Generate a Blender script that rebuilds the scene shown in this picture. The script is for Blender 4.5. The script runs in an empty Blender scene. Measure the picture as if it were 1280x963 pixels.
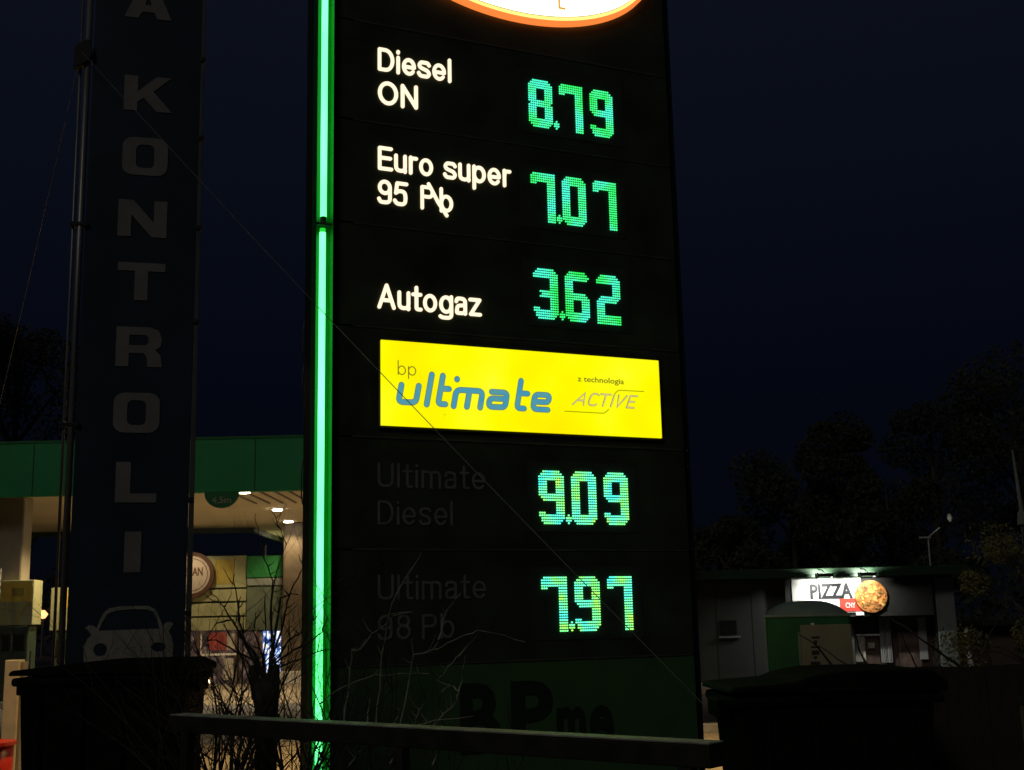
import bpy, bmesh, math, random
from mathutils import Vector, Matrix
random.seed(7)
R = math.radians
sc = bpy.context.scene
COL = sc.collection

# ---------------------------------------------------------------- camera
CX, CY, F, EYE = 640.0, 481.5, 1525.0, 1.6
Zc = Vector(((463 - CX) / F, 7881 / F, -1.0)).normalized()      # world up seen from the camera
fw = Vector((0, 0, -1)); Yc = (fw - fw.dot(Zc) * Zc).normalized(); Xc = Yc.cross(Zc)
M3 = Matrix((Xc, Yc, Zc))
cam = bpy.data.cameras.new("camera"); camo = bpy.data.objects.new("camera", cam); COL.objects.link(camo)
camo.matrix_world = Matrix.Translation((0, 0, EYE)) @ M3.to_4x4()
cam.sensor_width = 36.0; cam.lens = F / 1280 * 36; cam.clip_start = 0.05; cam.clip_end = 2000
sc.camera = camo

def P(u, v, D):
    """place in the world, D metres ahead, that the camera sees at photo pixel (u, v)"""
    r = M3 @ Vector(((u - CX) / F, -(v - CY) / F, -1.0))
    return Vector((0, 0, EYE)) + r * (D / r.y)

# ---------------------------------------------------------------- sky and light (dusk, almost night)
w = bpy.data.worlds.new("World"); sc.world = w; w.use_nodes = True
nt = w.node_tree; nt.nodes.clear()
out = nt.nodes.new("ShaderNodeOutputWorld"); bg = nt.nodes.new("ShaderNodeBackground")
sky = nt.nodes.new("ShaderNodeTexSky"); sky.sky_type = 'NISHITA'; sky.sun_disc = False
sky.sun_elevation = R(-4); sky.sun_rotation = R(200)
bg2 = nt.nodes.new("ShaderNodeBackground"); add = nt.nodes.new("ShaderNodeAddShader")
tc = nt.nodes.new("ShaderNodeTexCoord"); sp = nt.nodes.new("ShaderNodeSeparateXYZ"); rp = nt.nodes.new("ShaderNodeValToRGB")
nt.links.new(tc.outputs["Generated"], sp.inputs[0]); nt.links.new(sp.outputs["Z"], rp.inputs[0])
e = rp.color_ramp.elements
e[0].position = 0.0; e[0].color = (.0010, .0018, .0032, 1)
e[1].position = 0.55; e[1].color = (.0042, .0056, .0120, 1)
m_ = e.new(0.18); m_.color = (.0012, .0022, .0056, 1)
nt.links.new(rp.outputs[0], bg2.inputs[0]); bg2.inputs[1].default_value = 1.0
nt.links.new(sky.outputs[0], bg.inputs[0]); bg.inputs[1].default_value = 0.002
nt.links.new(bg.outputs[0], add.inputs[0]); nt.links.new(bg2.outputs[0], add.inputs[1]); nt.links.new(add.outputs[0], out.inputs[0])
sun = bpy.data.lights.new("sun", 'SUN'); sun.energy = 0.17; sun.angle = R(14); sun.color = (1, .92, .78)
suno = bpy.data.objects.new("sun", sun); COL.objects.link(suno)
suno.rotation_euler = Vector((0.35, 0.75, -0.62)).to_track_quat('-Z', 'Y').to_euler()
sc.view_settings.view_transform = 'Standard'; sc.view_settings.look = 'None'
sc.view_settings.exposure = 0; sc.view_settings.gamma = 1
sc.render.engine = 'CYCLES'
cy = sc.cycles; cy.use_denoising = True; cy.max_bounces = 6; cy.diffuse_bounces = 3; cy.glossy_bounces = 3; cy.sample_clamp_indirect = 3

def spot(name, loc, watts, deg, col, parent):
    l_ = bpy.data.lights.new(name, 'SPOT'); l_.energy = watts; l_.spot_size = R(deg); l_.spot_blend = .6; l_.color = col; l_.shadow_soft_size = .1
    o = bpy.data.objects.new(name, l_); COL.objects.link(o); o.location = loc; o.parent = parent; return o

# ---------------------------------------------------------------- materials
def mat(name, col, rough=.6, metal=0., var=.25, scale=6., bump=.0, spec=.5, em=None, es=1., stretch=None):
    m = bpy.data.materials.new(name); m.use_nodes = True
    n = m.node_tree.nodes; l = m.node_tree.links; b = n["Principled BSDF"]
    b.inputs["Roughness"].default_value = rough; b.inputs["Metallic"].default_value = metal
    b.inputs["Specular IOR Level"].default_value = spec
    c = n.new("ShaderNodeTexCoord"); no = n.new("ShaderNodeTexNoise"); no.inputs["Scale"].default_value = scale
    no.inputs["Detail"].default_value = 6
    if stretch:
        mp = n.new("ShaderNodeMapping"); mp.inputs["Scale"].default_value = stretch
        l.new(c.outputs["Object"], mp.inputs[0]); l.new(mp.outputs[0], no.inputs["Vector"])
    else: l.new(c.outputs["Object"], no.inputs["Vector"])
    mx = n.new("ShaderNodeMix"); mx.data_type = 'RGBA'
    mx.inputs[6].default_value = tuple(x * (1 - var) for x in col) + (1,)
    mx.inputs[7].default_value = tuple(min(1, x * (1 + var)) for x in col) + (1,)
    mr = n.new("ShaderNodeMapRange"); mr.inputs[1].default_value = .3; mr.inputs[2].default_value = .7
    l.new(no.outputs[0], mr.inputs[0]); l.new(mr.outputs[0], mx.inputs[0]); l.new(mx.outputs[2], b.inputs["Base Color"])
    rr = n.new("ShaderNodeMapRange"); rr.inputs[3].default_value = max(.03, rough - .1); rr.inputs[4].default_value = min(1, rough + .12)
    l.new(no.outputs[0], rr.inputs[0]); l.new(rr.outputs[0], b.inputs["Roughness"])
    if bump:
        bp = n.new("ShaderNodeBump"); bp.inputs["Strength"].default_value = bump; bp.inputs["Distance"].default_value = .02
        l.new(no.outputs[0], bp.inputs["Height"]); l.new(bp.outputs[0], b.inputs["Normal"])
    if em:
        b.inputs["Emission Color"].default_value = tuple(em) + (1,); b.inputs["Emission Strength"].default_value = es
    return m

def emit(name, col, s=1., col2=None, scale=8., ramp=None, base=(.02, .02, .02), lo=.35, hi=.65):
    m = mat(name, base, rough=.35, var=.1, em=col, es=s)
    n = m.node_tree.nodes; l = m.node_tree.links; b = n["Principled BSDF"]
    if col2 or ramp:
        c = n.new("ShaderNodeTexCoord"); no = n.new("ShaderNodeTexNoise"); no.inputs["Scale"].default_value = scale; no.inputs["Detail"].default_value = 2
        l.new(c.outputs["Object"], no.inputs["Vector"]); r_ = n.new("ShaderNodeValToRGB")
        stops = ramp or [(lo, col), (hi, col2)]
        el = r_.color_ramp.elements
        el[0].position, el[0].color = stops[0][0], tuple(stops[0][1]) + (1,)
        el[1].position, el[1].color = stops[-1][0], tuple(stops[-1][1]) + (1,)
        for p_, c_ in stops[1:-1]:
            q = el.new(p_); q.color = tuple(c_) + (1,)
        l.new(no.outputs[0], r_.inputs[0]); l.new(r_.outputs[0], b.inputs["Emission Color"])
    return m

M = dict(
    panel=mat("pylon_panel", (.052, .066, .038), .42, var=.35, scale=2.2, spec=.35, bump=.05),
    seam=mat("seam_highlight", (.08, .09, .07), .5, var=.3, spec=.4),
    side=mat("pylon_side", (.012, .022, .012), .45, var=.3),
    ledboard=mat("led_board", (.055, .065, .055), .7, var=.2, spec=.1),
    green_board=mat("green_board", (.060, .150, .050), .5, var=.15, scale=3),
    board_letter=mat("board_letter", (.018, .034, .018), .5),
    channel=mat("neon_channel", (.004, .17, .014), .5, var=.1),
    neon=emit("neon_tube", (.24, 3., .62), 1.0, col2=(.42, 3.2, 1.0), scale=1.1),
    neon_end=emit("neon_end", (.02, .9, .05), .8),
    clip=mat("tube_clip", (.12, .12, .12), .4, metal=.6),
    white_letter=emit("lit_white_letter", (1.15, .93, .66), 1.15),
    dim_letter=mat("unlit_letter", (.22, .22, .195), .6, var=.3, scale=9),
    yellow=emit("yellow_lightbox", (1, .97, 0), 1.0, ramp=[(.28, (1, .74, 0)), (.38, (1, .88, 0)), (.50, (1, .98, 0)), (.60, (1, 1, .01)), (.74, (1, 1, .10))], scale=1.1),
    yframe=mat("lightbox_frame", (.02, .018, .01), .5),
    blue=emit("blue_print", (.055, .30, .46), 1.0, col2=(.10, .33, .36), scale=9),
    blue_edge=emit("blue_print_edge", (.16, .19, .10), 1.0),
    olive=emit("olive_print", (.22, .20, .01), 1.0),
    greyprint=emit("grey_print", (.20, .17, .05), 1.0, col2=(.36, .32, .11), scale=22),
    paleprint=emit("pale_print", (.75, .62, .30), 1.0),
    faintprint=emit("faint_print", (.34, .32, .0), 1.0),
    ledA=emit("led_green", (.04, .8, .15), 1.75, ramp=[(.34, (.02, .70, .08)), (.48, (.05, .80, .24)), (.60, (.06, .80, .52))], scale=4),
    ledB=emit("led_mixed", (.04, .8, .15), 2.0, ramp=[(.36, (.06, .8, .62)), (.48, (.14, .95, .45)), (.58, (.18, .9, .18)), (.66, (.42, .92, .10))], scale=7),
    oval=emit("oval_face", (1.3, 1.25, 1.05), 1.6),
    ovalY=emit("oval_yellow", (1.3, .95, .25), 1.2),
    ovalO=emit("oval_orange", (1.1, .26, .05), 1.0),
    ovalL=emit("oval_line", (.30, .30, .08), .9),
    ovalT=emit("oval_text", (.9, .45, .03), .9),
    banner=mat("banner_board", (.016, .036, .060), .5, var=.3, scale=1.5, spec=.3),
    banner_letter=mat("banner_letter", (.22, .22, .205), .7, var=.15, scale=4),
    emblem=mat("emblem_white", (.34, .34, .29), .7, var=.2, scale=4),
    steel=mat("banner_steel", (.26, .26, .245), .42, metal=.55, var=.3, scale=3, stretch=(4, 4, .6)),
    dullsteel=mat("dull_steel", (.10, .11, .10), .6, metal=.2, var=.3, scale=3),
    clamp=mat("clamp_black", (.02, .02, .02), .6),
    wire=mat("steel_wire", (.22, .22, .20), .5, metal=.3),
    bin=mat("bin_plastic", (.010, .0095, .008), .75, var=.4, scale=4, bump=.12, spec=.06),
    rubber=mat("rubber", (.012, .012, .012), .8),
    zinc=mat("zinc", (.35, .35, .34), .45, metal=.8),
    highlight=mat("rail_highlight", (.42, .42, .36), .5, var=.4, scale=7, bump=.1),  # pale colour painted as the rail's top highlight
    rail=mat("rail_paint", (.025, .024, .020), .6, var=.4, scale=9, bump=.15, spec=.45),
    bark=mat("bark", (.050, .042, .032), .85, var=.4, scale=20, bump=.4),
    littwig=mat("lit_twig", (.34, .32, .26), .7, var=.35, scale=18),  # lighter copy of the twig material, light put into the colour
    twig=mat("twig", (.045, .040, .032), .8, var=.4, scale=18),
    leaf=mat("leaf", (.12, .13, .05), .7, var=.6, scale=3),
    leafdark=mat("leaf_dark", (.030, .038, .024), .8, var=.5, scale=3),
    hedge=mat("hedge_leaf", (.030, .032, .018), .8, var=.5, scale=5),
    asphalt=mat("asphalt", (.045, .045, .047), .85, var=.35, scale=30, bump=.3),
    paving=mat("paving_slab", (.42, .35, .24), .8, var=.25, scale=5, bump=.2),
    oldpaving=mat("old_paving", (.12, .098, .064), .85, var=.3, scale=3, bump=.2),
    paint=mat("road_paint", (.78, .78, .74), .7, var=.15, scale=12),
    kerb=mat("kerb_stone", (.35, .34, .32), .8, var=.2, scale=10, bump=.2),
    soil=mat("soil", (.035, .030, .020), .95, var=.5, scale=12, bump=.5),
    fascia=mat("canopy_fascia", (.022, .37, .12), .5, var=.10, scale=.8),
    ceiling=mat("canopy_ceiling", (.78, .69, .50), .6, var=.07, scale=.7),
    column=mat("canopy_column", (.30, .26, .19), .6, var=.1),
    columndark=mat("brown_column", (.11, .085, .055), .6, var=.15),
    lamp=emit("canopy_lamp", (1, .86, .62), 25),
    lampring=mat("lamp_ring", (.6, .6, .58), .4, metal=.5),
    cream=mat("cream_cladding", (.31, .32, .175), .6, var=.12, scale=1.5),
    yellowad=mat("yellow_panel", (.62, .46, .07), .6, var=.1, scale=2),
    olivepatch=mat("olive_patch", (.34, .27, .05), .6, var=.2, scale=2),
    dgreen=mat("shop_green", (.02, .20, .05), .5, var=.1),
    ggrey=mat("shop_grey_green", (.10, .13, .09), .6, var=.15),
    joint=mat("dark_joint", (.02, .02, .018), .8),
    roundw=mat("roundel_white", (.36, .31, .26), .6, var=.06),
    roundb=mat("roundel_brown", (.07, .028, .015), .5),
    glass=mat("window_glass", (.02, .022, .022), .12, var=.1, spec=.6),
    red=mat("red_plastic", (.75, .04, .02), .35, var=.1),
    darkposter=mat("dark_poster", (.13, .085, .07), .6, var=.5, scale=5),
    redposter=mat("red_poster", (.30, .05, .05), .6, var=.5, scale=6),
    paleposter=mat("pale_poster", (.42, .38, .32), .6, var=.4, scale=9),
    whiteframe=mat("white_frame", (.75, .74, .70), .5, var=.05),
    interior=emit("shop_interior", (.10, .055, .03), 1.0, ramp=[(.4, (.012, .008, .006)), (.55, (.06, .035, .03)), (.72, (.22, .14, .08))], scale=3.5),
    screen=emit("cooler_light", (.55, .62, 1.2), 1.3, ramp=[(.42, (.03, .08, .35)), (.5, (.35, .60, 1.2)), (.62, (1.2, 1.1, 1.1))], scale=7),
    bulb=emit("warm_bulb", (1, .72, .36), 6),
    orange=emit("orange_lamp", (1.2, .42, .14), 3),
    postcream=mat("cream_post", (.72, .62, .40), .7, var=.15, scale=6, bump=.1),
    pump=mat("pump_body", (.03, .05, .035), .5),
    grille=mat("white_grille", (.7, .7, .66), .5),
    kwall=mat("kiosk_wall", (.05, .057, .05), .75, var=.15, scale=2, bump=.1),
    kpost=mat("kiosk_post", (.22, .25, .23), .7, var=.15, scale=2),
    kroof=mat("kiosk_roof", (.010, .038, .014), .6, var=.2),
    signw=mat("sign_white", (.80, .82, .78), .6, var=.04),
    signk=mat("sign_black", (.015, .015, .02), .6),
    signr=mat("sign_red", (.62, .05, .03), .6, var=.1),
    pizza=mat("pizza_picture", (.42, .15, .03), .7, var=.8, scale=9),
    curtain=mat("curtain", (.38, .38, .37), .8, var=.1, scale=9, stretch=(6, 1, .4)),
    brownint=mat("brown_door", (.10, .065, .05), .7, var=.2),
    floodglow=emit("flood_glass", (1, 1, .92), 520),
    tankgreen=mat("green_plastic", (.012, .15, .045), .42, var=.15, scale=3),
    tanktop=mat("grey_green_lid", (.22, .32, .25), .4, var=.15, scale=3),
    boardpale=mat("pale_board", (.26, .27, .19), .5, var=.12, scale=3),
    housewall=mat("house_wall", (.10, .07, .055), .8, var=.3, scale=1.5),
    fencewood=mat("fence_wood", (.028, .024, .018), .85, var=.4, scale=8, stretch=(6, 6, .7)),
    dish=mat("dish_metal", (.5, .5, .5), .5, var=.2),
)

# ---------------------------------------------------------------- mesh helpers
class MB:
    def __init__(s): s.v = []; s.f = []
    def box(s, x0, x1, y0, y1, z0, z1):
        b = len(s.v); s.v += [(x, y, z) for z in (z0, z1) for y in (y0, y1) for x in (x0, x1)]
        s.f += [tuple(b + i for i in q) for q in ((0, 2, 3, 1), (4, 5, 7, 6), (0, 1, 5, 4), (2, 6, 7, 3), (0, 4, 6, 2), (1, 3, 7, 5))]; return s
    def quad(s, *p):
        b = len(s.v); s.v += [tuple(q) for q in p]; s.f.append(tuple(range(b, b + len(p)))); return s
    def tube(s, pts, r, n=6, cap=True):
        pts = [Vector(p) for p in pts]; rs = r if isinstance(r, (list, tuple)) else [r] * len(pts); rings = []
        for i, p in enumerate(pts):
            d = (pts[min(i + 1, len(pts) - 1)] - pts[max(i - 1, 0)]).normalized()
            a = d.cross(Vector((0, 1, .01)) if abs(d.y) < .9 else Vector((1, 0, 0))).normalized(); c = d.cross(a)
            b = len(s.v); rings.append(b)
            s.v += [tuple(p + (a * math.cos(2 * math.pi * k / n) + c * math.sin(2 * math.pi * k / n)) * rs[i]) for k in range(n)]
        for a, b in zip(rings, rings[1:]):
            s.f += [(a + k, a + (k + 1) % n, b + (k + 1) % n, b + k) for k in range(n)]
        if cap: s.f += [tuple(rings[0] + k for k in reversed(range(n))), tuple(rings[-1] + k for k in range(n))]
        return s
    def prism(s, poly, y0, y1):
        """outline in x,z (counter-clockwise seen from -y) pushed from y0 (front) to y1"""
        n = len(poly); b = len(s.v); s.v += [(x, y0, z) for x, z in poly] + [(x, y1, z) for x, z in poly]
        s.f.append(tuple(b + k for k in range(n))); s.f.append(tuple(b + n + k for k in reversed(range(n))))
        s.f += [(b + (k + 1) % n, b + k, b + n + k, b + n + (k + 1) % n) for k in range(n)]; return s
    def ribbon(s, pts, wd, y0, y1, cap=5):
        """stroke of width wd along 2-D points (x,z), front face at y0, back at y1"""
        pts = [Vector(p) for p in pts]; h = wd / 2; L = []; Rr = []
        for i, p in enumerate(pts):
            a = (p - pts[i - 1]).normalized() if i else (pts[1] - p).normalized()
            c = (pts[i + 1] - p).normalized() if i < len(pts) - 1 else a
            na, nc = Vector((-a.y, a.x)), Vector((-c.y, c.x)); m = (na + nc)
            m = na if m.length < .1 else m.normalized(); k = h / max(.5, m.dot(na))
            L.append(p + m * k); Rr.append(p - m * k)
        out_ = []
        d = (pts[0] - pts[1]).normalized(); a0 = math.atan2(-d.x, d.y)  # start cap
        st = []; en = []
        if cap:
            nn = Vector((-d.y, d.x))
            st = [pts[0] + (nn * math.cos(math.pi * k / (cap + 1)) + d * math.sin(math.pi * k / (cap + 1))) * h for k in range(1, cap + 1)]
            d2 = (pts[-1] - pts[-2]).normalized(); n2 = Vector((-d2.y, d2.x))
            en = [pts[-1] + (n2 * math.cos(math.pi * k / (cap + 1)) + d2 * math.sin(math.pi * k / (cap + 1))) * h for k in range(1, cap + 1)]
        # st runs from R side to L side of the start; en from L side to R side of the end
        b = len(s.v); n = len(pts)
        for y in (y0, y1):
            s.v += [(q.x, y, q.y) for q in L] + [(q.x, y, q.y) for q in Rr] + [(q.x, y, q.y) for q in st] + [(q.x, y, q.y) for q in en]
        tot = 2 * n + len(st) + len(en)
        s.f += [(b + i, b + n + i, b + n + i + 1, b + i + 1) for i in range(n - 1)]
        loopS = [b + n] + [b + 2 * n + k for k in range(len(st))] + [b]
        loopE = [b + n - 1] + [b + 2 * n + len(st) + k for k in range(len(en))] + [b + 2 * n - 1]
        if cap: s.f += [tuple(loopS), tuple(loopE)]
        loop = [b + i for i in range(n)] + [q for q in loopE[1:-1]] + [b + n + i for i in reversed(range(n))] + [q for q in loopS[1:-1]]
        s.f += [(loop[k], loop[(k + 1) % len(loop)], loop[(k + 1) % len(loop)] + tot, loop[k] + tot) for k in range(len(loop))]
        return s
    def cyl(s, c, r, d, axis='z', n=20):
        c = Vector(c); ax = {'x': Vector((1, 0, 0)), 'y': Vector((0, 1, 0)), 'z': Vector((0, 0, 1))}[axis]
        a = Vector((0, 1, 0)) if axis == 'x' else Vector((1, 0, 0)); t = ax.cross(a); b = len(s.v)
        for q in (c, c + ax * d): s.v += [tuple(q + (a * math.cos(2 * math.pi * k / n) + t * math.sin(2 * math.pi * k / n)) * r) for k in range(n)]
        s.f += [(b + k, b + (k + 1) % n, b + n + (k + 1) % n, b + n + k) for k in range(n)] + [tuple(b + k for k in reversed(range(n))), tuple(b + n + k for k in range(n))]
        return s
    def mesh(s, name):
        me = bpy.data.meshes.new(name); me.from_pydata(s.v, [], s.f); me.update(); return me
    def build(s, name, m, parent=None, bevel=0, smooth=False, fix=True):
        me = s.mesh(name)
        if fix:
            bm = bmesh.new(); bm.from_mesh(me); bmesh.ops.recalc_face_normals(bm, faces=bm.faces); bm.to_mesh(me); bm.free()
        me.materials.append(m)
        if smooth:
            for p in me.polygons: p.use_smooth = True
        o = bpy.data.objects.new(name, me); COL.objects.link(o)
        if parent: o.parent = parent
        if bevel:
            bv = o.modifiers.new("bevel", 'BEVEL'); bv.width = bevel; bv.segments = 2; bv.limit_method = 'ANGLE'
        return o

def tag(o, label=None, cat=None, group=None, kind=None):
    if label: o["label"] = label
    if cat: o["category"] = cat
    if group: o["group"] = group
    if kind: o["kind"] = kind
    return o

def thing(name, label, cat, loc=(0, 0, 0), rz=0, group=None):
    o = bpy.data.objects.new(name, None); COL.objects.link(o); o.location = loc; o.rotation_euler = (0, 0, rz)
    o.empty_display_size = .2
    return tag(o, label, cat, group)

def arc(cx, cz, rx, rz_, a0, a1, n=12):
    return [(cx + rx * math.cos(R(a0 + (a1 - a0) * k / n)), cz + rz_ * math.sin(R(a0 + (a1 - a0) * k / n))) for k in range(n + 1)]

def fillet(pts, r, n=4):
    o = [pts[0]]
    for i in range(1, len(pts) - 1):
        p = Vector(pts[i]); a = Vector(pts[i - 1]) - p; c = Vector(pts[i + 1]) - p
        k = min(r, a.length * .49, c.length * .49); A = p + a.normalized() * k; Cq = p + c.normalized() * k
        for j in range(n + 1):
            t = j / n; q = A * (1 - t) ** 2 + p * 2 * t * (1 - t) + Cq * t * t; o.append((q.x, q.y))
    return o + [pts[-1]]

def text_mesh(body, x0, x1, base, cap, y0, depth, name, m, parent, bold=0., shear=0., caph=.73):
    """flat lettering: cap height `cap`, stretched to run from x0 to x1, on a face looking along -y"""
    cu = bpy.data.curves.new(name, 'FONT'); cu.body = body; cu.size = 1; cu.offset = bold; cu.shear = shear; cu.resolution_u = 3
    cu.extrude = depth / 2
    t = bpy.data.objects.new(name, cu); COL.objects.link(t)
    dg = bpy.context.evaluated_depsgraph_get(); me = bpy.data.meshes.new_from_object(t.evaluated_get(dg))
    bpy.data.objects.remove(t); bpy.data.curves.remove(cu)
    xs = [v.co.x for v in me.vertices]; mn, mxx = min(xs), max(xs); k = cap / caph
    for v in me.vertices:
        x, y, z = v.co; v.co = (x0 + (x - mn) / (mxx - mn) * (x1 - x0), y0 - z - depth / 2, base + y * k)
    me.materials.clear(); me.materials.append(m); me.name = name
    o = bpy.data.objects.new(name, me); COL.objects.link(o)
    if parent: o.parent = parent
    return o

# ---------------------------------------------------------------- stroke alphabet (grotesque capitals and small letters)
def glyph(ch, t):
    """centre lines for cap height 1, x-height .74, stroke t -> (strokes, advance width)"""
    h = t / 2; X = .74
    def bowl(cx, rx, z0=0., z1=X): return arc(cx, (z0 + z1) / 2, rx - h, (z1 - z0) / 2 - h, 90, 450, 22)
    if ch == 'D': return [[(h, h), (h, 1 - h)], [(h, 1 - h)] + arc(.30, .5, .36 - h, .5 - h, 90, -90, 14) + [(h, h)]], .66
    if ch == 'i': return [[(h, h * .6), (h, X - h * .6)], [(h, .93 - h * .3), (h, .93 + h * .3)]], t
    if ch == 'l': return [[(h, h * .6), (h, 1 - h * .4)]], t
    if ch == 'e': return [[(h + .02, X * .48), (.56 - h, X * .48)], arc(.28, X / 2, .28 - h, X / 2 - h, 8, 320, 22)], .56
    if ch == 's': return [fillet([(.46, X - h - .10), (.40, X - h), (.12, X - h), (.05, X * .74), (.10, X * .58), (.40, X * .44), (.47, X * .26), (.40, h), (.10, h), (.03, h + .12)], .09)], .51
    if ch == 'O': return [bowl(.36, .36, 0, 1)], .72
    if ch == 'N': return [[(h, h * .6), (h, 1 - h)], [(h, 1 - h), (.62 - h, h)], [(.62 - h, h), (.62 - h, 1 - h * .6)]], .62
    if ch == 'E': return [[(h, h), (h, 1 - h)], [(h, 1 - h), (.52, 1 - h)], [(h, .52), (.49, .52)], [(h, h), (.53, h)]], .56
    if ch == 'u': return [fillet([(h, X - h * .6), (h, h), (.50 - h, h), (.50 - h, X - h * .6)], .22), [(.50 - h, .12), (.50 - h, h * .6)]], .50
    if ch == 'n': return [[(h, h * .6), (h, X - h * .6)], fillet([(h, .5), (h, X - h), (.50 - h, X - h), (.50 - h, h * .6)], .22)], .50
    if ch == 'm': return [[(h, h * .6), (h, X - h * .6)], fillet([(h, .5), (h, X - h), (.39, X - h), (.39, h * .6)], .18), fillet([(.39, .5), (.39, X - h), (.78 - h, X - h), (.78 - h, h * .6)], .18)], .78
    if ch == 'r': return [[(h, h * .6), (h, X - h * .6)], fillet([(h, .42), (h + .03, X - h), (.30, X - h)], .14)], .33
    if ch == 'o': return [bowl(.28, .28)], .56
    if ch == 'p': return [[(h, -.24), (h, X - h * .6)], bowl(.28, .28)], .56
    if ch == 'b': return [[(h, h * .6), (h, 1 - h * .4)], bowl(.28, .28)], .56
    if ch == 'q': return [[(.56 - h, -.24), (.56 - h, X - h * .6)], bowl(.28, .28)], .56
    if ch == 'g': return [bowl(.28, .28), fillet([(.56 - h, X - h * .6), (.56 - h, -.24 + h), (.12, -.24 + h), (.04, -.12)], .16)], .56
    if ch == 'a': return [fillet([(.05, X - .20), (.08, X - h), (.48 - h, X - h), (.48 - h, h * .8)], .16), fillet([(.48 - h, X * .55), (.10, X * .50), (h, X * .28), (.06, h), (.34, h), (.48 - h, .18)], .12)], .50
    if ch == 't': return [fillet([(.16, .95), (.16, h), (.33, h)], .10), [(.03, X - h), (.32, X - h)]], .34
    if ch == 'z': return [[(.03, X - h), (.42, X - h)], [(.42, X - h), (.05, h)], [(.05, h), (.44, h)]], .47
    if ch == 'A': return [[(h * .8, h * .6), (.34, 1 - h)], [(.34, 1 - h), (.68 - h * .8, h * .6)], [(.15, .33), (.53, .33)]], .68
    if ch == 'P': return [[(h, h * .6), (h, 1 - h)], [(h, 1 - h)] + arc(.36, .73, .24 - h, .27 - h, 90, -90, 10) + [(h, .46 + h)]], .60
    if ch == 'U': return [fillet([(h, 1 - h * .6), (h, h), (.62 - h, h), (.62 - h, 1 - h * .6)], .28)], .62
    if ch == '9': return [bowl(.27, .27, .38, 1.), fillet([(.54 - h, .66), (.54 - h, h), (.10, h), (.04, .20)], .24)], .54
    if ch == '8': return [bowl(.27, .25, .48, 1.), bowl(.27, .27, 0, .52 + t)], .54
    if ch == '5': return [fillet([(.50, 1 - h), (.13, 1 - h), (.08, .52)], .01), fillet([(.08, .52), (.20, .62), (.42, .60), (.54 - h, .34), (.42, h), (.12, h), (.03, .20)], .13)], .54
    return [], .28
def stroke_text(body, x0, x1, base, cap, t, y0, depth, name, m, parent, gap=.10):
    adv = []; x = 0
    for ch in body:
        g, a = glyph(ch, t); adv.append((g, x)); x += a + gap
    k = (x1 - x0) / (x - gap); n = 0
    for g, xx in adv:
        if not g: continue
        mb = MB()
        for st in g:
            mb.ribbon([(x0 + (px + xx) * k, base + pz * cap) for px, pz in st], t * (cap + k) / 2, y0 - depth - .0004 * (n % 7), y0); n += 1
        mb.build(name, m, parent)

# ================================================================= GROUND
g = MB()
g.quad((-400, -60, 0), (400, -60, 0), (400, 600, 0), (-400, 600, 0)); tag(g.build("ground", M["asphalt"]), kind="structure")
g = MB().box(-7, 6, 5.6, 11.2, -.1, .06); tag(g.build("planting_bed", M["soil"], bevel=.02), kind="structure")
# lit forecourt: slabs laid row by row
slabroot = MB()
pv = thing("forecourt_paving", None, None); 
tag(pv, kind="structure")
slab_me = None
sl = MB().box(0, 1.19, 0, 1.19, -.05, .012).mesh("slab"); sl.materials.append(M["paving"])
for iy in range(5):
    for ix in range(11):
        o = bpy.data.objects.new("slab", sl); COL.objects.link(o); o.parent = pv; o.location = (-7.0 + ix * 1.2, 11.6 + iy * 1.2, random.uniform(-.002, .003))
g = MB().box(-16, 8, 17.62, 17.8, -.1, .13); tag(g.build("kerb", M["kerb"], bevel=.015), kind="structure")
g = MB().quad((1.2, 11.3, .066), (5, 11.3, .066), (5, 11.5, .066), (1.2, 11.5, .066)); tag(g.build("road_marking", M["paint"]), kind="structure")
g = MB().quad((-16, 26.5, .004), (4.5, 26.5, .004), (4.5, 48, .004), (-16, 48, .004)); tag(g.build("forecourt", M["oldpaving"]), kind="structure")
g = MB().box(3.2, 12.5, 28.3, 28.55, -.1, .12); tag(g.build("kiosk_kerb", M["kerb"], bevel=.015), kind="structure")

# ================================================================= PRICE PYLON
YAW = R(24.21)
py = thing("price_pylon", "tall dark fuel price pylon with green digits, yellow lit panel and green neon edge", "price sign", (-1.2687, 8.6, 0), YAW)
b = MB().box(-.03, 2.93, .035, .27, 0, 8.7); b.build("body", M["side"], py, bevel=.012)
b = MB().prism([(-.165, 0), (-.165, 8.7), (-.03, 8.7), (-.03, 0)][::-1], .05, .27); b.build("side_cover", M["side"], py, bevel=.02)
b = MB().box(2.93, 3.0, .06, .25, 0, 8.7); b.build("side_cover", M["side"], py, bevel=.015)
# joints of the canopy fascia and panels
# panels, with strips over their joints
SE = [.03, 1.313, 2.12, 2.926, 3.742, 4.527, 5.341, 6.153, 8.7]
for i, (a, c) in enumerate(zip(SE, SE[1:])):
    m = M["green_board"] if i == 0 else M["panel"]
    MB().box(.0, 2.905, 0, .03, a + .006, c - .006).build("bottom_board" if i == 0 else "panel", m, py, bevel=.004)
for z in SE[1:-1]:
    MB().box(.13, 2.885, -.006, .001, z - .007, z + .007).build("panel_joint", M["seam"], py, bevel=.002)  # joint strips; paler colour paints the edge highlights of the panels
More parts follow.
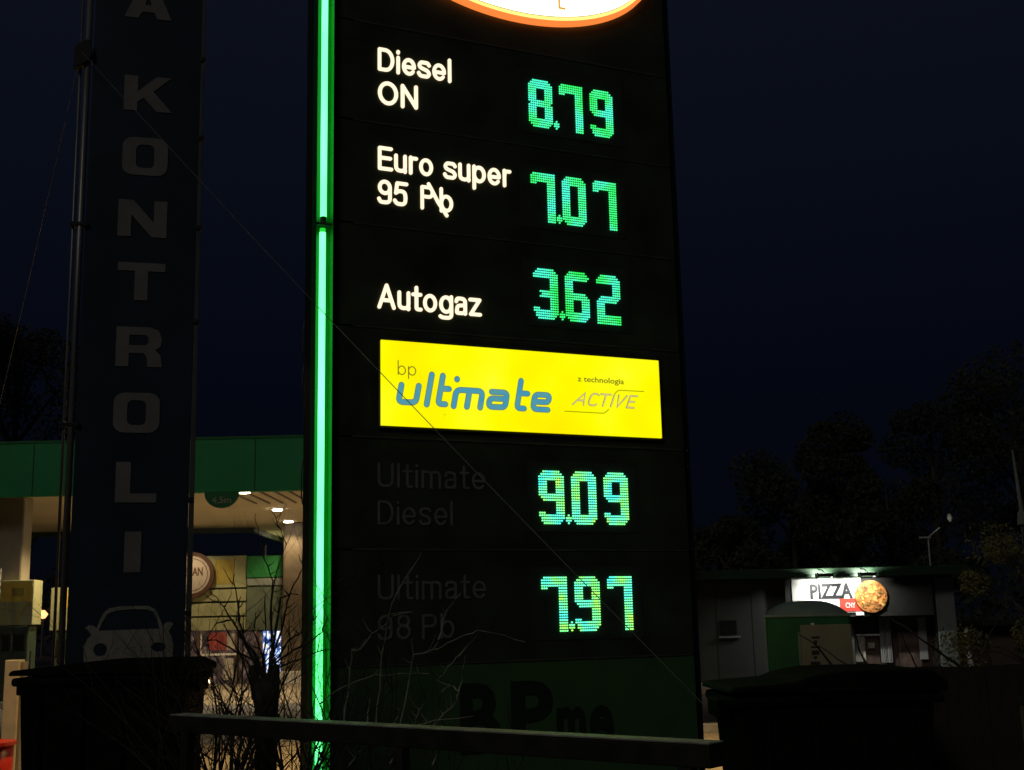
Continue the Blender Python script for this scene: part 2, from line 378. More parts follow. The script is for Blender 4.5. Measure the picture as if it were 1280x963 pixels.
# neon edge
b = MB()
b.box(-.170, -.164, -.055, .05, 0.2, 8.6).box(-.040, -.034, -.055, .05, .2, 8.6).box(-.164, -.040, .04, .05, .2, 8.6)
b.build("neon_channel", M["channel"], py)
def neon(z0, z1, x=-.103):
    t_ = MB().tube([(x, -.012, z0 + .05), (x, -.012, z1 - .03)], .0235, 14).build("neon_tube", M["neon"], py, smooth=False)
    for za, zb in ((z0, z0 + .05), (z1 - .03, z1)):
        MB().tube([(x, -.012, za), (x, -.012, zb)], .022, 12).build("tube_end", M["neon_end"] if za > z0 else M["clip"], t_)
    MB().box(x - .055, x + .055, -.04, .02, z0 - .02, z0 + .0).build("tube_clip", M["clip"], t_, bevel=.004)
neon(.35, 4.45, -.106); neon(4.49, 8.55, -.101)
for z in (3.62, 3.30, 2.60):
    MB().tube([(-.20, .12, z + .16), (-.215, .10, z + .08), (-.215, .10, z - .08), (-.20, .12, z - .16)], .005, 5).build("cable_bow", M["clip"], py)
MB().cyl((2.955, .04, 2.93), .012, .03, 'y', 8).build("bolt", M["zinc"], py)
MB().cyl((2.955, .04, 2.80), .010, .03, 'y', 8).build("bolt", M["zinc"], py)
# lit lettering
T = .140
for s_, a, c, z in (("Diesel", .320, .925, 5.772), ("ON", .320, .645, 5.500), ("Euro super", .320, 1.416, 4.968), ("95", .320, .555, 4.702), ("Autogaz", .318, 1.142, 3.892)):
    stroke_text(s_, a, c, z, .190, T, 0, .008, "lit_letter", M["white_letter"], py, gap=.085)
stroke_text("P", .660, .770, 4.700, .190, T, 0, .008, "lit_letter", M["white_letter"], py)
stroke_text("b", .815, .925, 4.695, .190, T, 0, .008, "lit_letter", M["white_letter"], py)
MB().ribbon([(.725, 4.905), (.745, 4.87), (.80, 4.77), (.872, 4.668)], .026, -.011, 0).build("light_leak", M["white_letter"], py)  # light leak at the damaged stroke, drawn as a glowing ribbon
for s_, a, c, z in (("Ultimate", .316, 1.155, 2.566), ("Diesel", .316, .891, 2.297), ("Ultimate", .316, 1.147, 1.768), ("98", .316, .56, 1.490), ("Pb", .645, .892, 1.490)):
    stroke_text(s_, a, c, z, .172, .10, 0, .004, "unlit_letter", M["dim_letter"], py, gap=.14)
# LED digits: 12 x 21 dots
def led_rows(ch):
    g = [[0] * 12 for _ in range(21)]
    def rect(r0, r1, c0, c1, v=1):
        for r in range(r0, r1 + 1):
            for c in range(c0, c1 + 1): g[r][c] = v
    def cut(*rc):
        for r, c in rc: g[r][c] = 0
    def corner(top, left):
        for r, cs in ((0, 2), (1, 1)):
            for c in range(cs): g[r if top else 20 - r][c if left else 11 - c] = 0
    if ch in '0896': rect(0, 3, 0, 11); rect(17, 20, 0, 11); rect(0, 20, 0, 3); rect(0, 20, 8, 11); [corner(a, c) for a in (0, 1) for c in (0, 1)]
    if ch == '8': rect(9, 11, 2, 9); cut((10, 0), (10, 11))
    if ch == '9': rect(12, 15, 0, 3, 0); rect(9, 11, 2, 9); cut((10, 0), (11, 0), (11, 1), (15, 0), (15, 3), (16, 3), (18, 0))
    if ch == '6': rect(4, 8, 8, 11, 0); rect(9, 11, 2, 9); cut((9, 10), (9, 11), (10, 11), (3, 11))
    if ch == '7': rect(0, 3, 0, 11); rect(4, 4, 0, 3); rect(0, 20, 8, 11); cut((0, 0), (4, 3))
    if ch == '3':
        rect(0, 3, 0, 11); rect(17, 20, 0, 11); rect(9, 11, 3, 9); rect(0, 20, 8, 11); rect(16, 16, 0, 3)
        [corner(a, c) for a in (0, 1) for c in (0, 1)]; cut((16, 3), (18, 0), (10, 3))
    if ch == '2': rect(0, 3, 0, 11); rect(0, 11, 8, 11); rect(9, 11, 2, 9); rect(11, 20, 0, 3); rect(17, 20, 0, 11); corner(1, 0); corner(1, 1); cut((11, 11), (11, 10), (10, 11)); g[10][1] = 1
    return g
PX, PZ = .0181, .0197
def led(mb, x, z, r=.0074):
    b = len(mb.v); n = 6; d = .011
    for y, k in ((0, 1.), (-d * .7, 1.), (-d, .62)):
        mb.v += [(x + r * k * math.cos(math.pi * 2 * j / n), y, z + r * .92 * k * math.sin(math.pi * 2 * j / n)) for j in range(n)]
    for q in (0, 1):
        mb.f += [(b + q * n + j, b + q * n + (j + 1) % n, b + (q + 1) * n + (j + 1) % n, b + (q + 1) * n + j) for j in range(n)]
    mb.f.append(tuple(b + 2 * n + j for j in range(n)))
for price, ztop, m in (("879", 5.922, "ledA"), ("707", 5.122, "ledA"), ("362", 4.326, "ledA"), ("909", 2.724, "ledB"), ("797", 1.922, "ledB")):
    MB().box(1.50, 2.46, -.004, .002, ztop - .47, ztop + .07).build("display_board", M["ledboard"], py, bevel=.002)
    for ch, x0 in zip(price, (1.598, 1.876, 2.158)):
        mb = MB(); gr = led_rows(ch)
        for r in range(21):
            for c in range(12):
                if gr[r][c]: led(mb, x0 + c * PX, ztop - .008 - r * PZ)
        o = mb.build("digit", M[m], py, fix=False); o.location = (0, -.004, 0)
    mb = MB()
    for r, n in enumerate((1, 3, 3, 1)):
        for c in range(n): led(mb, 1.838 + (c - (n - 1) / 2) * PX * .9, ztop - .008 - (16.9 + r) * PZ)
    o = mb.build("decimal_point", M[m], py, fix=False); o.location = (0, -.004, 0)
# yellow light box
YB = MB().box(.332, 2.682, -.035, 0, 3.010, 3.645).build("light_panel", M["yellow"], py, bevel=.004)
MB().box(.312, 2.702, -.022, -.001, 2.990, 3.665).build("light_panel_frame", M["yframe"], py, bevel=.003)
def sl2(pts, k=.19, z0=3.168): return [(x + k * z, z0 + z) for x, z in pts]
for nm, ww, dy, mm in (("letter_edge", .047, .0365, "blue_edge"), ("blue_letter", .036, .038, "blue")):
    k = 0
    for s_ in ([fillet([(.460, .148), (.460, .021), (.594, .021), (.594, .148)], .035)], [[(.680, .012), (.680, .240)]],
               [fillet([(.768, .236), (.768, .021), (.826, .021)], .04), [(.775, .138), (.834, .138)]],
               [fillet([(.893, .010), (.893, .136), (1.106, .136), (1.106, .010)], .04), [(.999, .136), (.999, .010)]], [[(.885, .214), (.885, .219)]],
               [fillet([(1.180, .136), (1.309, .136), (1.309, .021), (1.172, .021), (1.172, .086), (1.309, .086)], .035)],
               [fillet([(1.407, .236), (1.407, .021), (1.468, .021)], .04), [(1.375 + .04, .138), (1.478, .138)]],
               [fillet([(1.540, .079), (1.664, .079), (1.664, .136), (1.540, .136), (1.540, .021), (1.668, .021)], .035)]):
        mb = MB()
        for q in s_:
            mb.ribbon(sl2(q), ww, -dy - .0003 * (k % 6), -.034, 4); k += 1
        mb.build(nm, M[mm], py)
mb = MB(); k = 0
for q in ([(.463, 3.392), (.463, 3.497)], arc(.491, 3.425, .028, .032, 90, 450, 14), [(.543, 3.366), (.543, 3.456)], arc(.571, 3.425, .028, .032, 90, 450, 14)):
    mb.ribbon(q, .008, -.0365 - .0003 * k, -.034, 2); k += 1
mb.build("small_lettering", M["olive"], py)
text_mesh("z technologia", 1.938, 2.352, 3.430, .045, -.0345, .002, "small_lettering", M["olive"], py, bold=.015)
for nm, ww, dz, mm in (("grey_lettering", .014, 0, "greyprint"), ("pale_lettering", .007, .0015, "paleprint")):
    mb = MB(); k = 0
    for q in ([(0, 0), (.085, .095), (.095, 0)], [(.035, .035), (.09, .035)],
              fillet([(.21, .085), (.19, .095), (.15, .095), (.135, .05), (.135, .005), (.19, 0), (.205, .012)], .03),
              [(.225, .095), (.315, .095)], [(.27, .095), (.265, 0)], [(.345, .095), (.335, 0)], [(.385, .095), (.395, 0), (.46, .095)],
              [(.555, .095), (.49, .095), (.48, 0), (.545, 0)], [(.487, .048), (.54, .048)]):
        mb.ribbon([(1.888 + x + .30 * z + dz, 3.243 + z) for x, z in q], ww, -.0362 - .0003 * k - dz * .5, -.034, 2); k += 1
    mb.build(nm, M[mm], py)
mb = MB()
mb.ribbon(fillet([(2.262, 3.345), (2.296, 3.378), (2.530, 3.381)], .02), .007, -.0362, -.034, 2)
mb.ribbon(fillet([(1.818, 3.186), (2.165, 3.186), (2.205, 3.220)], .02), .007, -.0362, -.034, 2)
mb.build("swoosh_line", M["faintprint"], py)
# oval logo, mostly above the frame
def ell(a, c, k=0): return [(1.527 + a * math.cos(2 * math.pi * i / 96), 7.087 + c * math.sin(2 * math.pi * i / 96)) for i in range(96)]
MB().prism(ell(1.25, .690), -.050, 0).build("oval_rim", M["ovalO"], py)
MB().prism(ell(1.215, .655), -.054, -.048).build("oval_band", M["ovalY"], py)
MB().prism(ell(1.190, .628), -.057, -.052).build("oval_line", M["ovalL"], py)
ovf = MB().prism(ell(1.184, .622), -.060, -.055).build("oval_face", M["oval"], py)
MB().box(1.860, 1.877, -.064, -.059, 6.57, 6.66).build("oval_lettering", M["ovalT"], py)
MB().box(1.860, 1.925, -.066, -.059, 6.558, 6.575).build("oval_lettering", M["ovalT"], py)
# bottom board lettering
for ch, a, c, h_ in (("B", .925, 1.235, .48), ("P", 1.325, 1.660, .48), ("m", 1.690, 1.925, .40), ("e", 1.960, 2.160, .40)):
    text_mesh(ch, a, c, .70, h_, -.001, .006, "board_letter", M["board_letter"], py, bold=.03)

# ================================================================= VERTICAL BANNER SIGN
bs = thing("vertical_sign", "tall narrow dark banner board with pale KONTROLI lettering and a car emblem", "sign", (-3.564, 9.6, 0), R(15))
MB().box(.075, .962, .0, .05, .95, 8.3).build("board", M["banner"], bs, bevel=.004)
MB().tube([(.045, .0, 0), (.03, .0, 8.4)], .026, 14).build("post", M["steel"], bs, smooth=True)
MB().tube([(-.012, .03, 0), (-.030, .03, 8.4)], .012, 10).build("post", M["steel"], bs, smooth=True)
MB().prism([(.965, .9), (1.012, .9), (.985, 8.35), (.965, 8.35)], -.008, .05).build("edge_strip", M["dullsteel"], bs, bevel=.003)
MB().box(.90, .95, .052, .10, 0, 8.3).build("post", M["dullsteel"], bs)
for z in (4.87, 3.2, 7.7): MB().box(-.045, .10, -.03, .06, z, z + .035).build("clamp", M["clamp"], bs, bevel=.006)
for z in (6.42, 5.70, 4.90, 4.08, 2.6, 1.7): MB().box(.955, 1.005, -.020, .05, z, z + .04).build("clamp", M["clamp"], bs, bevel=.006)
MB().prism(fillet([(-.075, 6.26), (-.04, 6.26), (.05, 6.32), (.075, 6.40), (.04, 6.52), (-.03, 6.48), (-.075, 6.44), (-.075, 6.27)], .02), -.05, .06).build("wire_bracket", M["clamp"], bs, bevel=.006)
def stroke_shape(polys, holes, x0, x1, z0, z1, name="letter", m="banner_letter", parent=None, y=-.001):
    cu = bpy.data.curves.new(name, 'CURVE'); cu.dimensions = '2D'; cu.fill_mode = 'BOTH'; cu.extrude = .003
    for pl in polys + holes:
        s_ = cu.splines.new('POLY'); s_.points.add(len(pl) - 1); s_.use_cyclic_u = True
        for i, (a, c) in enumerate(pl): s_.points[i].co = (x0 + a * (x1 - x0), z0 + c * (z1 - z0), 0, 1)
    t = bpy.data.objects.new(name, cu); COL.objects.link(t); dg = bpy.context.evaluated_depsgraph_get()
    me = bpy.data.meshes.new_from_object(t.evaluated_get(dg)); bpy.data.objects.remove(t); bpy.data.curves.remove(cu)
    for v in me.vertices: v.co = (v.co.x, y - v.co.z - .003, v.co.y)
    me.materials.clear(); me.materials.append(M[m]); me.name = name
    o = bpy.data.objects.new(name, me); COL.objects.link(o); o.parent = parent; return o
def rr(x0, x1, z0, z1, r, n=4):
    o = []
    for cx, cz, a in ((x1 - r, z1 - r, 0), (x0 + r, z1 - r, 90), (x0 + r, z0 + r, 180), (x1 - r, z0 + r, 270)): o += arc(cx, cz, r, r, a, a + 90, n)
    return o
LET = dict(
    A=([[(0, 0), (.30, 0), (.37, .17), (.63, .17), (.70, 0), (1, 0), (.64, 1), (.36, 1)]], [[(.43, .36), (.57, .36), (.50, .68)]]),
    K=([[(0, 0), (.29, 0), (.29, .26), (.42, .38), (.70, 0), (1.03, 0), (.62, .57), (1.0, 1), (.68, 1), (.29, .55), (.29, 1), (0, 1)]], []),
    O=([rr(0, 1, 0, 1, .24)], [rr(.30, .70, .19, .81, .12)]),
    N=([[(0, 0), (.27, 0), (.27, .60), (.70, 0), (1, 0), (1, 1), (.73, 1), (.73, .40), (.30, 1), (0, 1)]], []),
    T=([[(.36, 0), (.64, 0), (.64, .78), (1, .78), (1, 1), (0, 1), (0, .78), (.36, .78)]], []),
    R=([[(0, 0), (.28, 0), (.28, .34), (.58, .34), (.66, .26), (.68, 0), (.99, 0), (.96, .30), (.84, .42), (.95, .52), (.98, .72), (.90, .93), (.72, 1), (0, 1)]], [[(.28, .54), (.62, .54), (.69, .60), (.69, .74), (.62, .80), (.28, .80)]]),
    L=([[(0, 0), (1, 0), (1, .22), (.36, .22), (.36, 1), (0, 1)]], []),
    I=([[(0, 0), (1, 0), (1, 1), (0, 1)]], []))
for ch, x0, x1, z0, z1 in (("A", .315, .705, 6.775, 7.12), ("K", .338, .722, 5.925, 6.240), ("O", .345, .712, 5.350, 5.685), ("N", .330, .722, 4.810, 5.128), ("T", .345, .722, 4.265, 4.585),
                           ("R", .355, .722, 3.705, 4.037), ("O", .355, .715, 3.160, 3.488), ("L", .393, .711, 2.597, 2.922), ("I", .480, .607, 2.045, 2.365)):
    p_, h_ = LET[ch]; stroke_shape(p_, h_, x0, x1, z0, z1, parent=bs)
car_out = [(.215, 1.30), (.205, 1.48), (.235, 1.54), (.262, 1.565), (.235, 1.60), (.212, 1.622), (.240, 1.642), (.275, 1.636), (.296, 1.615), (.315, 1.67), (.345, 1.735), (.385, 1.768), (.465, 1.782), (.675, 1.782), (.735, 1.752), (.768, 1.68), (.790, 1.622),
           (.815, 1.648), (.850, 1.655), (.873, 1.640), (.855, 1.608), (.838, 1.580), (.862, 1.54), (.878, 1.47), (.870, 1.30)]
car_win = [(.312, 1.597), (.340, 1.665), (.372, 1.725), (.43, 1.748), (.53, 1.757), (.66, 1.755), (.716, 1.735), (.745, 1.68), (.768, 1.603)]
# emblem: white body with dark windscreen and lamps (curve points are already in metres)
cm = stroke_shape([car_out[::-1]], [car_win] + [[(.33 + .052 * math.cos(a * .5236), 1.452 + .050 * math.sin(a * .5236)) for a in range(12)]] + [[(.765 + .056 * math.cos(a * .5236), 1.462 + .036 * math.sin(a * .5236)) for a in range(12)]], 0, 1, 0, 1, "car_emblem", "emblem", bs)

# guy wires
br = Vector((-3.564, 9.6, 0)) + Matrix.Rotation(R(15), 3, 'Z') @ Vector((-.02, -.04, 6.40))
q1 = P(700, 690, 7.75); d1 = q1 - br; q2 = br + d1 * 1.33
tag(MB().tube([br + d1 * k * 1.33 / 20 - Vector((0, 0, .06 * math.sin(math.pi * k / 20))) for k in range(21)], .0030, 5).build("guy_wire", M["wire"]),
    "thin steel wire slanting from the banner post down across the price sign", "wire", "guy wires of the banner sign")
q3 = P(2, 495, 12.0); d3 = q3 - br
tag(MB().tube([br + d3 * k / 10 - Vector((0, 0, .03 * math.sin(math.pi * k / 10))) for k in range(11)] + [br + d3 * 2.35], .003, 5).build("guy_wire", M["wire"]),
    "thin steel wire slanting down to the left of the banner", "wire", "guy wires of the banner sign")

# ================================================================= WASTE CONTAINERS
def container(label, loc, rz, W, top, shelf, rise, tw=1.0):
    t = thing("waste_container", label, "waste container", loc, rz, "black wheeled waste containers")
    zb = top - .10
    def frus(x0, x1, y0, y1, z0, z1, k):
        mb = MB(); cx, cy_ = (x0 + x1) / 2, (y0 + y1) / 2
        for z, s_ in ((z0, k), (z1, 1)):
            mb.v += [(cx + (x - cx) * s_, cy_ + (y - cy_) * s_, z) for x, y in ((x0, y0), (x1, y0), (x1, y1), (x0, y1))]
        mb.f = [(0, 3, 2, 1), (4, 5, 6, 7), (0, 1, 5, 4), (1, 2, 6, 5), (2, 3, 7, 6), (3, 0, 4, 7)]; return mb
    frus(.06, W - .04, 0, .74, .22, zb, .90).build("body", M["bin"], t, bevel=.04)
    MB().box(.02, W, -.03, .78, zb - .05, zb + .005).build("rim", M["bin"], t, bevel=.02)
    for x in (.18, W * .38, W * .60, W * .82): MB().box(x, x + .045, -.022, .02, .30, zb - .08).build("rib", M["bin"], t, bevel=.01)
    for x in (.0, W - .03): MB().box(x - .02, x + .05, .2, .5, zb - .12, zb - .02).build("lifting_lug", M["bin"], t, bevel=.012)
    # lid: flat shelf on the left, then a shallow dome
    prof = [(0, zb + .02)] + [(.02, zb + .055), (shelf, zb + .075)]
    n = 14
    for k in range(1, n): 
        a = k / n; prof.append((shelf + (W - shelf) * a, zb + .075 + rise * min(1, 3.4 * a) ** .6 * (1 if a < .9 else (1 - (a - .9) * 5))))
    prof += [(W + .02, zb + .06), (W + .02, zb + .01)]
    mb = MB(); mb.prism([(x, z) for x, z in prof][::-1], -.05, .80); mb.build("lid", M["bin"], t, bevel=.018)
    MB().tube([(W * .35, -.09, zb + .03), (W * .65, -.09, zb + .03)], .012, 8).build("lid_handle", M["bin"], t)
    for x in (.14, W - .16):
        for y in (.12, .62):
            wl = MB().cyl((x, y, .10), .10, .045, 'x', 18).build("wheel", M["rubber"], t)
            MB().box(x - .004, x + .05, y - .03, y + .03, .10, .26).build("wheel_fork", M["zinc"], wl)
    return t
container("black waste container standing below the dark KONTROLI banner", (-3.44, 8.45, 0), R(3), 1.22, 1.39, .30, .030)
container("black domed-lid waste container at the right end of the metal rail", (1.12, 6.75, 0), R(2), 1.17, 1.27, .36, .055)

# ================================================================= RAIL
A = Vector((-1.95, 7.05, 1.135)); B = Vector((.715, 4.80, 1.118)); dd = B - A; Lr = dd.length
rl = thing("barrier_rail", "low dark metal rail with bright top edge crossing in front of the price sign", "railing", (A.x, A.y, 0), math.atan2(dd.y, dd.x))
rb = MB().box(0, Lr, 0, .10, 1.035, 1.122).build("rail_beam", M["rail"], rl, bevel=.006)
MB().box(-.004, Lr + .004, -.003, .103, 1.1225, 1.131).build("highlight_strip", M["highlight"], rl, bevel=.003)  # added pale strip, the highlight along the top edge as colour
MB().box(0, Lr, .005, .055, .50, .56).build("lower_beam", M["rail"], rl, bevel=.006)
for x in (.12, 1.8, Lr - .12): MB().box(x - .03, x + .03, .003, .057, 0, 1.034).build("post", M["rail"], rl, bevel=.005)

# ================================================================= FENCE AND HEDGE AT THE RIGHT
fn = thing("board_fence", "low dark wooden board fence beside the domed waste container", "fence", (2.20, 7.62, 0), R(-4))
bm_ = MB().box(0, .1225, 0, .022, .05, 1.27).mesh("board"); bm_.materials.append(M["fencewood"])
for k in range(26):
    o = bpy.data.objects.new("board", bm_); COL.objects.link(o); o.parent = fn; o.location = (k * .124, random.uniform(-.004, .004), random.uniform(-.012, .012)); o.rotation_euler = (0, random.uniform(-.006, .006), 0)
MB().box(-.02, 3.3, .024, .07, .9, 1.0).build("cross_beam", M["fencewood"], fn)
MB().box(-.02, 3.3, .024, .07, .3, .4).build("cross_beam", M["fencewood"], fn)
gp = thing("metal_post", "grey metal post at the right edge in front of the board fence", "post", (P(1281, 875, 5.4).x, 5.4, 0))
MB().tube([(0, 0, 0), (0, 0, P(1281, 875, 5.4).z - .02)], .022, 12).build("tube", M["bark"], gp, smooth=True)
MB().cyl((0, 0, P(1281, 875, 5.4).z - .02), .026, .03, 'z', 12).build("cap", M["clamp"], gp)

# ================================================================= LEAFY MASSES AND TREES
def leaf_cloud(centres, n, size, flat=.5, seed=1):
    rd = random.Random(seed); mb = MB()
    for _ in range(n):
        c, r = rd.choice(centres); 
        while True:
            p = Vector((rd.uniform(-1, 1), rd.uniform(-1, 1), rd.uniform(-1, 1)))
            if .25 < p.length < 1: break
        p = Vector(c) + Vector((p.x * r, p.y * r, p.z * r * .85)); s_ = size * rd.uniform(.5, 1.3)
        a = Vector((rd.gauss(0, 1), rd.gauss(0, 1), rd.gauss(0, .6))).normalized(); b_ = a.orthogonal().normalized(); b_.rotate(Matrix.Rotation(rd.uniform(0, 6.28), 3, a))
        c_ = a.cross(b_)
        mb.quad(p - b_ * s_, p + c_ * s_ * .5, p + b_ * s_, p - c_ * s_ * .5)
    return mb
def tree(name, label, x, y, h, cr, m, seed, n=5000, leafsize=.16, bare=False, group=None):
    rd = random.Random(seed); t = thing(name, label, "tree", (x, y, 0), 0, group)
    tp = [(0, 0, 0), (rd.uniform(-.1, .1), 0, h * .25), (rd.uniform(-.2, .2), rd.uniform(-.2, .2), h * .55), (0, 0, h * .9)]
    MB().tube(tp, [h * .022, h * .018, h * .012, h * .003], 9).build("trunk", M["bark"], t, smooth=True)
    cents = []
    for k in range(15):
        a = k * 2.4; zz = h * rd.uniform(.3, .93); rr_ = cr * rd.uniform(.35, 1.0) * (1 - max(0, zz / h - .6) * 1.5)
        e_ = Vector((math.cos(a) * rr_, math.sin(a) * rr_, zz)); s0 = Vector(tp[1]).lerp(Vector(tp[3]), max(0, (zz / h - .42) / .7))
        MB().tube([s0, s0.lerp(e_, .5) + Vector((0, 0, .12)), e_], [h * .008, h * .005, .008], 6).build("limb", M["bark"], t)
        cents.append((tuple(e_), cr * rd.uniform(.20, .42)))
    leaf_cloud(cents, n, leafsize, seed=seed).build("crown", m, t, fix=False)
    return t
for k, (px, ptop, D, cr, lab) in enumerate((
        (985, 545, 44, 2.6, "dark tree standing left of the others above the kiosk roof"), (1042, 520, 47, 2.6, "dark tree behind the kiosk with a rounded top"),
        (1160, 500, 50, 3.6, "broad dark tree behind the right end of the kiosk"), (1262, 430, 42, 3.6, "tallest dark tree at the right edge"),
        (1105, 585, 40, 2.2, "smaller dark tree above the pizza sign"), (905, 640, 42, 1.8, "low dark tree just right of the price sign"))):
    p = P(px, ptop, D); tree("dark_tree", lab, p.x, D, p.z, cr, M["leafdark"], 30 + k, 9000, .10, group="dark trees behind the kiosk")
for k, (px, ptop, D, cr, lab) in enumerate(((28, 395, 60, 5.0, "dark tree beyond the canopy left of the banner"), (-50, 330, 56, 4.5, "dark tree at the left edge beyond the canopy"))):
    p = P(px, ptop, D); tree("dark_tree", lab, p.x, D, p.z, cr, M["leafdark"], 50 + k, 9000, .13, group="dark trees beyond the canopy")
p = P(1262, 628, 17); tree("small_tree", "small olive-leaved tree lit faintly at the right edge beside the kiosk", p.x + .15, 17, p.z, 1.05, M["leaf"], 77, 7000, .03)
# background line of wood so that the horizon is closed
tag(leaf_cloud([((x, 85 + 6 * math.sin(x), 2.4 + 1.2 * math.sin(x * .37)), 3.6) for x in range(-70, 75, 3)], 16000, .34, seed=5).build("far_wood", M["leafdark"], fix=False), "dark far wood along the horizon", "wood", kind="stuff")

# ================================================================= BARE SHRUBS IN FRONT OF THE PYLON
def branch(mb, p, d, L, r, rd, depth=0, maxd=3):
    pts = [p.copy()]; rs = [r]; n = 6
    for k in range(n):
        d = (d + Vector((rd.gauss(0, .20), rd.gauss(0, .14), rd.gauss(0, .10) + .05))).normalized(); p = p + d * (L / n); pts.append(p.copy()); rs.append(r * (1 - .75 * (k + 1) / n))
        if depth < maxd and k >= 1 and rd.random() < .72:
            sd = (d + Vector((rd.gauss(0, .6), rd.gauss(0, .35), rd.gauss(0, .3)))).normalized(); branch(mb, p.copy(), sd, L * rd.uniform(.3, .6), rs[-1] * .65, rd, depth + 1, maxd)
    mb.tube(pts, rs, 5 if r > .006 else 4, False)
def shrub(label, x, y, h, n, seed, spread=.5, r=.011, lean=0., group="bare shrubs growing between the rail and the price sign"):
    rd = random.Random(seed); t = thing("bare_shrub", label, "shrub", (x, y, .05), 0, group)
    for k in range(n):
        mb = MB(); a = rd.uniform(0, 6.28); branch(mb, Vector((rd.uniform(-.16, .16), rd.uniform(-.1, .1), 0)), Vector((math.cos(a) * spread + lean, math.sin(a) * spread * .4, 1)).normalized(), h * rd.uniform(.6, 1.05), r * rd.uniform(.6, 1.2), rd)
        mb.build("stem", M["twig"], t, fix=False)
    return t
XS = [(-2.15, 9.0, 1.75, 16, "leftmost bare shrub beside the container"), (-1.82, 7.7, 1.75, 20, "dense bare shrub in front of the shop windows"), (-1.5, 7.9, 1.7, 22, "dense bare shrub just left of the green neon edge"),
      (-1.22, 7.6, 1.55, 15, "bare shrub with twigs across the green neon edge"), (-.88, 7.75, 1.35, 10, "bare shrub whose twigs cross the lower left of the price sign"), (-.45, 7.7, 1.2, 6, "sparse bare shrub in front of the dark BP board letters")]
for k, (x, y, h, n, lab) in enumerate(XS): shrub(lab, x, y, h, n, 200 + k, spread=.42 + .05 * k)
# pollarded stump with long shoots that the photo shows one by one
st = thing("pollard_stump", "thick dark pollarded stump with long bare shoots in front of the lit shop", "tree stump", (0, 0, 0))
c0 = P(333, 905, 7.8); c1 = P(333, 885, 7.8); c2 = P(332, 852, 7.8)
MB().tube([(c0.x, 7.8, 0), (c0.x, 7.8, c0.z), tuple(c1), tuple(c2)], [.075, .065, .075, .092], 12).build("trunk", M["bark"], st, smooth=True)
for a in (-.09, .07): MB().tube([tuple(c2 + Vector((a * .4, 0, -.1))), tuple(c2 + Vector((a, 0, .10)))], [.05, .02], 8).build("knuckle", M["bark"], st)
def shoot(pts, D, r, parent, name="shoot", mm="twig"):
    rd = random.Random(int(pts[0][0] * 7 + pts[-1][1])); q = [pts[0]]
    for (a, c), (a2, c2) in zip(pts, pts[1:]):
        for k in (1, 2, 3): q.append((a + (a2 - a) * k / 3 + rd.uniform(-1.3, 1.3), c + (c2 - c) * k / 3 + rd.uniform(-1.0, 1.0)))
    v = [P(a, c, D + .05 * math.sin(i * .6)) for i, (a, c) in enumerate(q)]
    if name == "shoot":
        for i in range(3, len(v) - 1):
            if rd.random() < .32:
                d_ = Vector((rd.uniform(-1, 1), rd.uniform(-.6, .6), rd.uniform(.1, 1))).normalized(); e1 = v[i] + d_ * rd.uniform(.02, .05)
                MB().tube([v[i], e1, e1 + (d_ + Vector((0, 0, .5))) * rd.uniform(.01, .07)], [r * .5, r * .4, r * .15], 4, False).build("side_twig", M[mm], parent, fix=False)
    MB().tube(v, [r * (1 - .65 * i / (len(v) - 1)) * rd.uniform(.82, 1.18) for i in range(len(v))], 5, False).build(name, M[mm], parent, fix=False)
for pts in ([(325, 830), (312, 812), (302, 790), (297, 762), (294, 738), (292, 718)], [(322, 822), (305, 800), (290, 775), (275, 752), (262, 738)], [(305, 800), (299, 775), (300, 745)],
            [(340, 826), (352, 790), (357, 760), (365, 738), (376, 716), (380, 700)], [(330, 818), (333, 780), (331, 745)], [(338, 820), (345, 785), (349, 765), (346, 745)],
            [(341, 830), (362, 800), (380, 790), (396, 770)], [(352, 748), (362, 742), (373, 744)], [(320, 826), (296, 815), (270, 800), (255, 802)], [(290, 775), (272, 778), (262, 790)],
            [(328, 822), (318, 790), (320, 765)], [(344, 828), (368, 812), (384, 806), (402, 790), (410, 772)], [(345, 835), (372, 826), (398, 815), (420, 812)]):
    shoot([(333, 858)] + pts, 7.8, .0085, st)
for pts in ([(331, 700), (326, 680), (322, 660), (318, 643)], [(358, 682), (350, 662), (344, 648), (340, 637)]):   # top tips of shoots rising from behind
    shoot([(340, 826), (338, 770), (342, 725)] + pts, 8.0, .006, st)
tw = thing("long_twig_shrub", "sparse shrub with long arching twigs coloured as lit over the unlit price lettering", "shrub", (0, 0, 0))
for pts in ([(470, 905), (476, 840), (483, 780), (495, 742), (512, 714), (528, 690)], [(430, 905), (436, 850), (441, 813), (452, 812), (465, 791), (475, 786), (492, 771), (506, 765)],
            [(500, 905), (512, 850), (518, 818), (535, 815), (553, 808), (575, 797), (597, 788), (620, 791), (655, 803)], [(540, 910), (555, 893), (570, 880), (573, 866), (566, 859), (545, 851), (553, 844), (565, 829), (582, 811), (597, 793)],
            [(573, 866), (577, 850), (579, 836)], [(400, 880), (418, 865), (445, 852), (470, 844), (498, 843), (535, 842)], [(459, 905), (461, 885), (460, 870)], [(492, 906), (497, 895), (503, 884)],
            [(516, 915), (519, 905), (523, 889)], [(518, 908), (535, 903), (555, 900), (592, 896)], [(548, 800), (557, 767), (567, 753), (575, 742)], [(515, 765), (497, 767), (480, 771)],
            [(433, 960), (443, 948), (451, 937)], [(487, 955), (492, 948), (497, 938)], [(540, 957), (545, 945), (548, 934)], [(531, 878), (525, 888), (519, 900)], [(552, 866), (560, 858), (566, 848)]):
    shoot(pts, 7.45, .0050, tw, mm="littwig")  # twigs lit by the yellow panel, painted in the lighter copy
